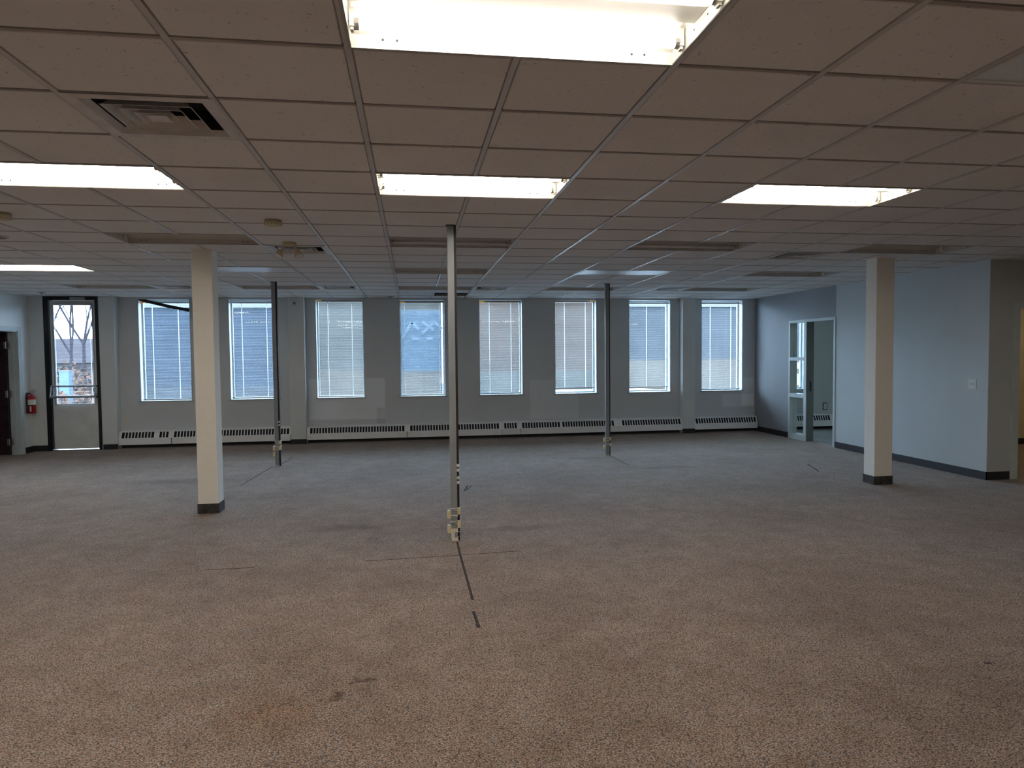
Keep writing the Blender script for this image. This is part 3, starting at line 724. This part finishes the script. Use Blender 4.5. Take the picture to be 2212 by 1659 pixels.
# ------------------------------------------------------------------ office door with sidelight
d = MB()
X0, X1 = XR-.012, XR+.132
d.box(X0, X1, RO1-.045, RO1, 0, ROH).box(X0, X1, RO0, RO0+.05, 0, ROH).box(X0, X1, RO0+.05, RO1-.045, ROH-.045, ROH)
d.box(X0, X1, 11.09, 11.165, 0, ROH-.045)
for z0, z1 in ((0, .10), (.765, .835), (1.435, 1.495)): d.box(X0, X1, 11.165, RO1-.045, z0, z1)
d = struct(d.build('door_3', 'trim_paint'), 'pale framed office door with a three-pane sidelight in the right wall')
for z0, z1 in ((.10, .765), (.835, 1.435), (1.495, ROH-.045)): MB().box(XR+.055, XR+.061, 11.165, RO1-.045, z0, z1).build('pane', 'glass', d)
MB().box(XR+.0, XR+.131, 11.082, 11.09, 0, ROH-.045).build('jamb_shade_strip', 'jamb_shade', d)  # dark strip standing in for the shade on the jamb
MB().box(XR+.055, XR+.085, 11.074, 11.082, .89, 1.07).build('strike_plate', 'lock_black', d)
# right doorway
d = MB().box(7.232, DX0+.0, 7.255, 7.27, 0, DH+.056).box(DX1, DX1+.08, 7.255, 7.27, 0, DH+.056).box(DX0, DX1, 7.255, 7.27, DH, DH+.056).box(DX0, DX0+.02, 7.255, 7.395, 0, DH).box(DX1-.02, DX1, 7.255, 7.395, 0, DH).box(DX0+.02, DX1-.02, 7.255, 7.395, DH-.02, DH)
struct(d.build('door_4', 'trim_paint'), 'pale door frame at the right edge opening to a warm lit room')

# ------------------------------------------------------------------ plates, sensor, extinguisher
def plate(lab, loc, rz, name='wall_outlet', cat='outlet', w=.036, h=.060, kind='outlet', group='wall plates'):
    t = thing(name, lab, cat, loc, group, rz)
    MB().box(-w, w, -.006, 0, -h, h).build('cover_plate', 'white_plastic', t)
    if kind == 'outlet':
        for z in (-.024, .024):
            o = MB().box(-.017, .017, -.009, -.006, z-.015, z+.015).build('socket', 'ivory_plastic', t)
            MB().box(-.009, -.005, -.0096, -.009, z-.007, z+.007).box(.005, .009, -.0096, -.009, z-.007, z+.007).build('slots', 'hole_black', o)
    else:
        for x in (-.022, .022):
            MB().prism([(-.006, -.012), (-.016, .004), (-.013, .010), (-.006, .012)], 'x', x-.005, x+.005).build('toggle', 'ivory_plastic', t)
    return t
plate('white double outlet on the wall left of the left column', (-5.05, YB, .528), 0)
plate('white double outlet below the wall between third and fourth windows', (-.595, YB, .552), 0)
MB().box(-.05, .05, -.003, .0, -.075, .075).build('back_plate', 'hole_black', plate('dark-edged outlet on the office wall seen through the office door', (8.48, YB-.003, .46), 0), (0, .003, 0))
plate('white outlet on the cream wall of the lit room at right', (10.28, 9.98, .43), 0)
plate('white double light switch on the partition wall right of the right column', (XR, 7.50, 1.165), -math.pi/2, 'light_switch', 'light switch', .058, .060, 'switch')
t = thing('motion_sensor', 'small white motion sensor high on the pilaster beside the second window', 'sensor', (-2.083, YP, 2.575))
MB().prism([(0, -.042), (-.030, -.030), (-.034, .020), (-.020, .042), (0, .042)], 'x', -.03, .03).build('body', 'white_plastic', t)
MB().box(-.02, .02, -.036, -.033, -.024, .008).build('lens', 'speaker_grey', t)
t = thing('fire_extinguisher', 'small red fire extinguisher hanging on the left wall by the exit door', 'fire extinguisher', (XL+.075, 12.60, .672))
MB().lathe([(.050, 0), (.058, .006), (.058, .255), (.050, .285), (.026, .305), (.020, .312), (.020, .33)], 20).build('cylinder', 'extinguisher_red', t, smooth=True)
MB().lathe([(.0588, .145), (.0588, .24)], 20).build('paper_label', 'label_white', t)
MB().lathe([(.0592, .132), (.0592, .15)], 20).build('strap', 'rubber_black', t)
MB().box(-.004, .018, -.061, -.056, .04, .125).build('instruction_sticker', 'label_white', t)
MB().cyl((0, 0, .325), (0, 0, .355), .018, .016, 10).build('valve', 'steel', t)
MB().prism([(-.02, .345), (.062, .372), (.060, .382), (-.02, .362)], 'y', -.012, .012).prism([(-.02, .365), (.055, .396), (.050, .405), (-.02, .380)], 'y', -.011, .011).build('handle', 'steel', t)
MB().tube([(-.015, -.01, .345), (-.045, -.035, .34), (-.057, -.045, .28), (-.055, -.047, .16), (-.05, -.049, .08)], .011, 8).cyl((-.05, -.049, .09), (-.048, -.05, .01), .012, .018, 8).build('hose', 'rubber_black', t)
MB().box(-.075, -.055, -.02, .02, .05, .36).box(-.06, -.02, -.012, .012, .33, .345).build('wall_bracket', 'steel', t)

# ------------------------------------------------------------------ seams and scuffs on the carpet
def seam(pts, w, mat='seam_brown'):
    b = MB()
    for (xa, ya), (xc, yc) in zip(pts, pts[1:]):
        a, c = Vector((xa, ya)), Vector((xc, yc)); n = Vector((-(c-a).y, (c-a).x)).normalized()*w
        b.prism([(a+n)[:], (c+n)[:], (c-n)[:], (a-n)[:]], 'z', -.002, .0012)
    b.build('carpet_seam', mat, floor)
seam([(-.384, 5.289), (.2, 5.305), (.848, 5.341)], .0035)
seam([(.358, 5.70), (.356, 5.314), (.362, 4.8), (.366, 4.31)], .0085)
seam([(.352, 4.112), (.360, 3.92)], .0095, 'seam_dark'); seam([(.358, 3.91), (.361, 3.86)], .012)
seam([(-1.554, 5.281), (-1.197, 5.273)], .0035)
seam([(-2.123, 8.737), (-2.075, 9.5), (-2.03, 10.18)], .006, 'seam_dark')
seam([(-1.94, 10.3), (-1.9, 11.1)], .006, 'seam_dark')
seam([(.584, 7.847), (.649, 8.178)], .011, 'seam_dark'); seam([(.618, 7.90), (.694, 8.169)], .008, 'seam_dark')
seam([(3.048, 10.19), (3.034, 9.236)], .006, 'seam_dark')
seam([(5.517, 8.794), (5.42, 8.5), (5.328, 8.247)], .010, 'seam_dark')
seam([(2.84, 2.975), (2.875, 2.968)], .008, 'seam_dark')

# ------------------------------------------------------------------ outdoors
struct(MB().box(-60, 60, 13.3, 120, -3.4, -3.2).build('ground', 'asphalt'), 'grey ground outside the building')
struct(MB().box(3.4, 7.6, 13.3, 21.5, .25, .45).build('roof_low', 'roof_membrane'), 'white flat roof below the windows, seen as a bright strip under two blinds')
def building(x0, x1, y, zt, mat, lab, band=None):
    t = thing('building', lab, 'building', ((x0+x1)/2, y, -3.2), 'buildings outside the windows'); w = (x1-x0)/2
    MB().box(-w, w, 0, 8, 0, zt+3.2).build('wall', mat, t)
    MB().box(-w-.1, w+.1, -.12, 8.1, zt+3.2, zt+3.38).build('parapet', 'house_white', t)
    if band: MB().box(-w, w, -.05, 0, band[0]+3.2, band[1]+3.2).build('cladding_band', band[2], t)
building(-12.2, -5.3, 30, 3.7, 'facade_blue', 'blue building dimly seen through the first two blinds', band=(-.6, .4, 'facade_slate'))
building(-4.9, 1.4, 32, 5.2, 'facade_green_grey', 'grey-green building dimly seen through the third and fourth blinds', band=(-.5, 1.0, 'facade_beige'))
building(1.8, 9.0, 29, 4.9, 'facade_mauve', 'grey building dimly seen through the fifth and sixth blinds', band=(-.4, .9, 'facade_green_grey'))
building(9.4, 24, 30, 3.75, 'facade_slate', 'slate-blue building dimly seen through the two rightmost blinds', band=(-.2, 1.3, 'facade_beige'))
def house(x, y, w, d_, ze, zr, lab):
    t = thing('house', lab, 'house', (x, y, -3.2), 'houses beyond the exit door')
    MB().box(-w, w, 0, d_, 0, ze+3.2).build('wall', 'house_siding', t)
    MB().prism([(-.5, ze+3.1), (d_+.5, ze+3.1), (d_/2, zr+3.2)], 'x', -w-.4, w+.4).build('roof', 'house_roof', t)
    for q in (-.55*w, .0, .55*w):
        o = MB().box(q-.5, q+.5, -.06, 0, ze+1.9, ze+2.9).build('window', 'house_white', t)
        MB().box(q-.42, q+.42, -.08, -.06, ze+1.98, ze+2.82).build('pane', 'window_dark', o)
house(-21.5, 42, 3.4, 7, 1.5, 2.9, 'house with dark roof beyond the bare trees, left in the exit door pane')
house(-17.2, 50, 3.0, 6, 1.2, 2.4, 'lower house with dark roof, right in the exit door pane')
def tree(x, y, h, seed, lab, lean=0.0, r0=.13):
    rnd = random.Random(seed); t = thing('bare_tree', lab, 'tree', (x, y, -3.2), 'bare trees beyond the exit door')
    tr, br = MB(), MB()
    def grow(p, dr, L, r, lev):
        n = 3; q = p
        for k in range(n):
            dr = (dr+Vector((rnd.uniform(-.16, .16), rnd.uniform(-.16, .16), rnd.uniform(-.02, .10)))).normalized()
            e = q+dr*(L/n); ra, rb = r*(1-.28*k/n), r*(1-.28*(k+1)/n)
            (tr if lev == 0 else br).cyl(q, e, ra, rb, 6 if lev < 2 else 4, caps=False); q = e
            if lev > 0 and lev < 4 and rnd.random() < .8: side(q, dr, L*.55, rb*.5, lev+1)
        if lev < 4:
            for _ in range(3 if lev < 2 else 2): side(q, dr, L*rnd.uniform(.6, .8), r*.55, lev+1, .55)
    def side(q, dr, L, r, lev, s=.8):
        v = (dr+Vector((rnd.uniform(-s, s), rnd.uniform(-s, s), rnd.uniform(-.1, .5)))).normalized()
        grow(q, v, L, max(r, .010), lev)
    grow(Vector((0, 0, 0)), Vector((lean, 0, 1)).normalized(), h, r0, 0)
    tr.build('trunk', 'bark', t); br.build('branches', 'bark', t)
tree(-10.6, 22, 4.9, 3, 'bare tree at the left of the exit door pane', .01, .05)
tree(-13.9, 30, 5.0, 8, 'forked bare tree in the middle of the exit door pane', .01, .075)
tree(-16.75, 38.5, 5.6, 21, 'bare tree at the right of the exit door pane', .02, .11)
def shrub(x, y, r, h, seed, lab, top=-3.2):
    rnd = random.Random(seed); t = thing('shrub', lab, 'shrub', (x, y, top), 'dry shrubs beyond the exit door'); b = MB()
    for _ in range(900):
        a = rnd.uniform(0, 6.283); q = r*math.sqrt(rnd.random()); z = h*rnd.random()**.7*(1-.5*(q/r)**2)
        c = Vector((q*math.cos(a), q*math.sin(a), z)); u = Vector((rnd.uniform(-1, 1), rnd.uniform(-1, 1), rnd.uniform(-1, 1))).normalized(); v = u.orthogonal().normalized()
        s = .11; b.sheet([[tuple(c+u*s), tuple(c+v*s*.6), tuple(c-u*s), tuple(c-v*s*.6)]])
    b.build('foliage', 'dry_leaves', t, recalc=False)
    s = MB()
    for k in range(7): s.cyl((0, 0, 0), (rnd.uniform(-r, r)*.7, rnd.uniform(-r, r)*.7, h*.8), .05, .015, 5)
    s.build('stems', 'bark', t)
shrub(-12.4, 26, .75, 3.75, 5, 'russet dry shrub lowest left in the exit door pane')
shrub(-11.1, 25.4, .6, 3.6, 6, 'russet dry shrub lowest right in the exit door pane')
shrub(-16.9, 36.5, 1.0, 4.9, 7, 'dry shrub before the house, left in the exit door pane')
shrub(-14.6, 33.4, .9, 4.6, 9, 'dry shrub before the house, right in the exit door pane')
t = thing('utility_box', 'pale blue box among the shrubs low in the exit door pane', 'utility box', (-13.15, 28.2, -3.2))
MB().box(-.17, .17, -.15, .15, 0, 4.33).build('cabinet', 'utility_blue', t); MB().box(-.19, .19, -.17, .17, 4.33, 4.38).build('lid', 'house_white', t)
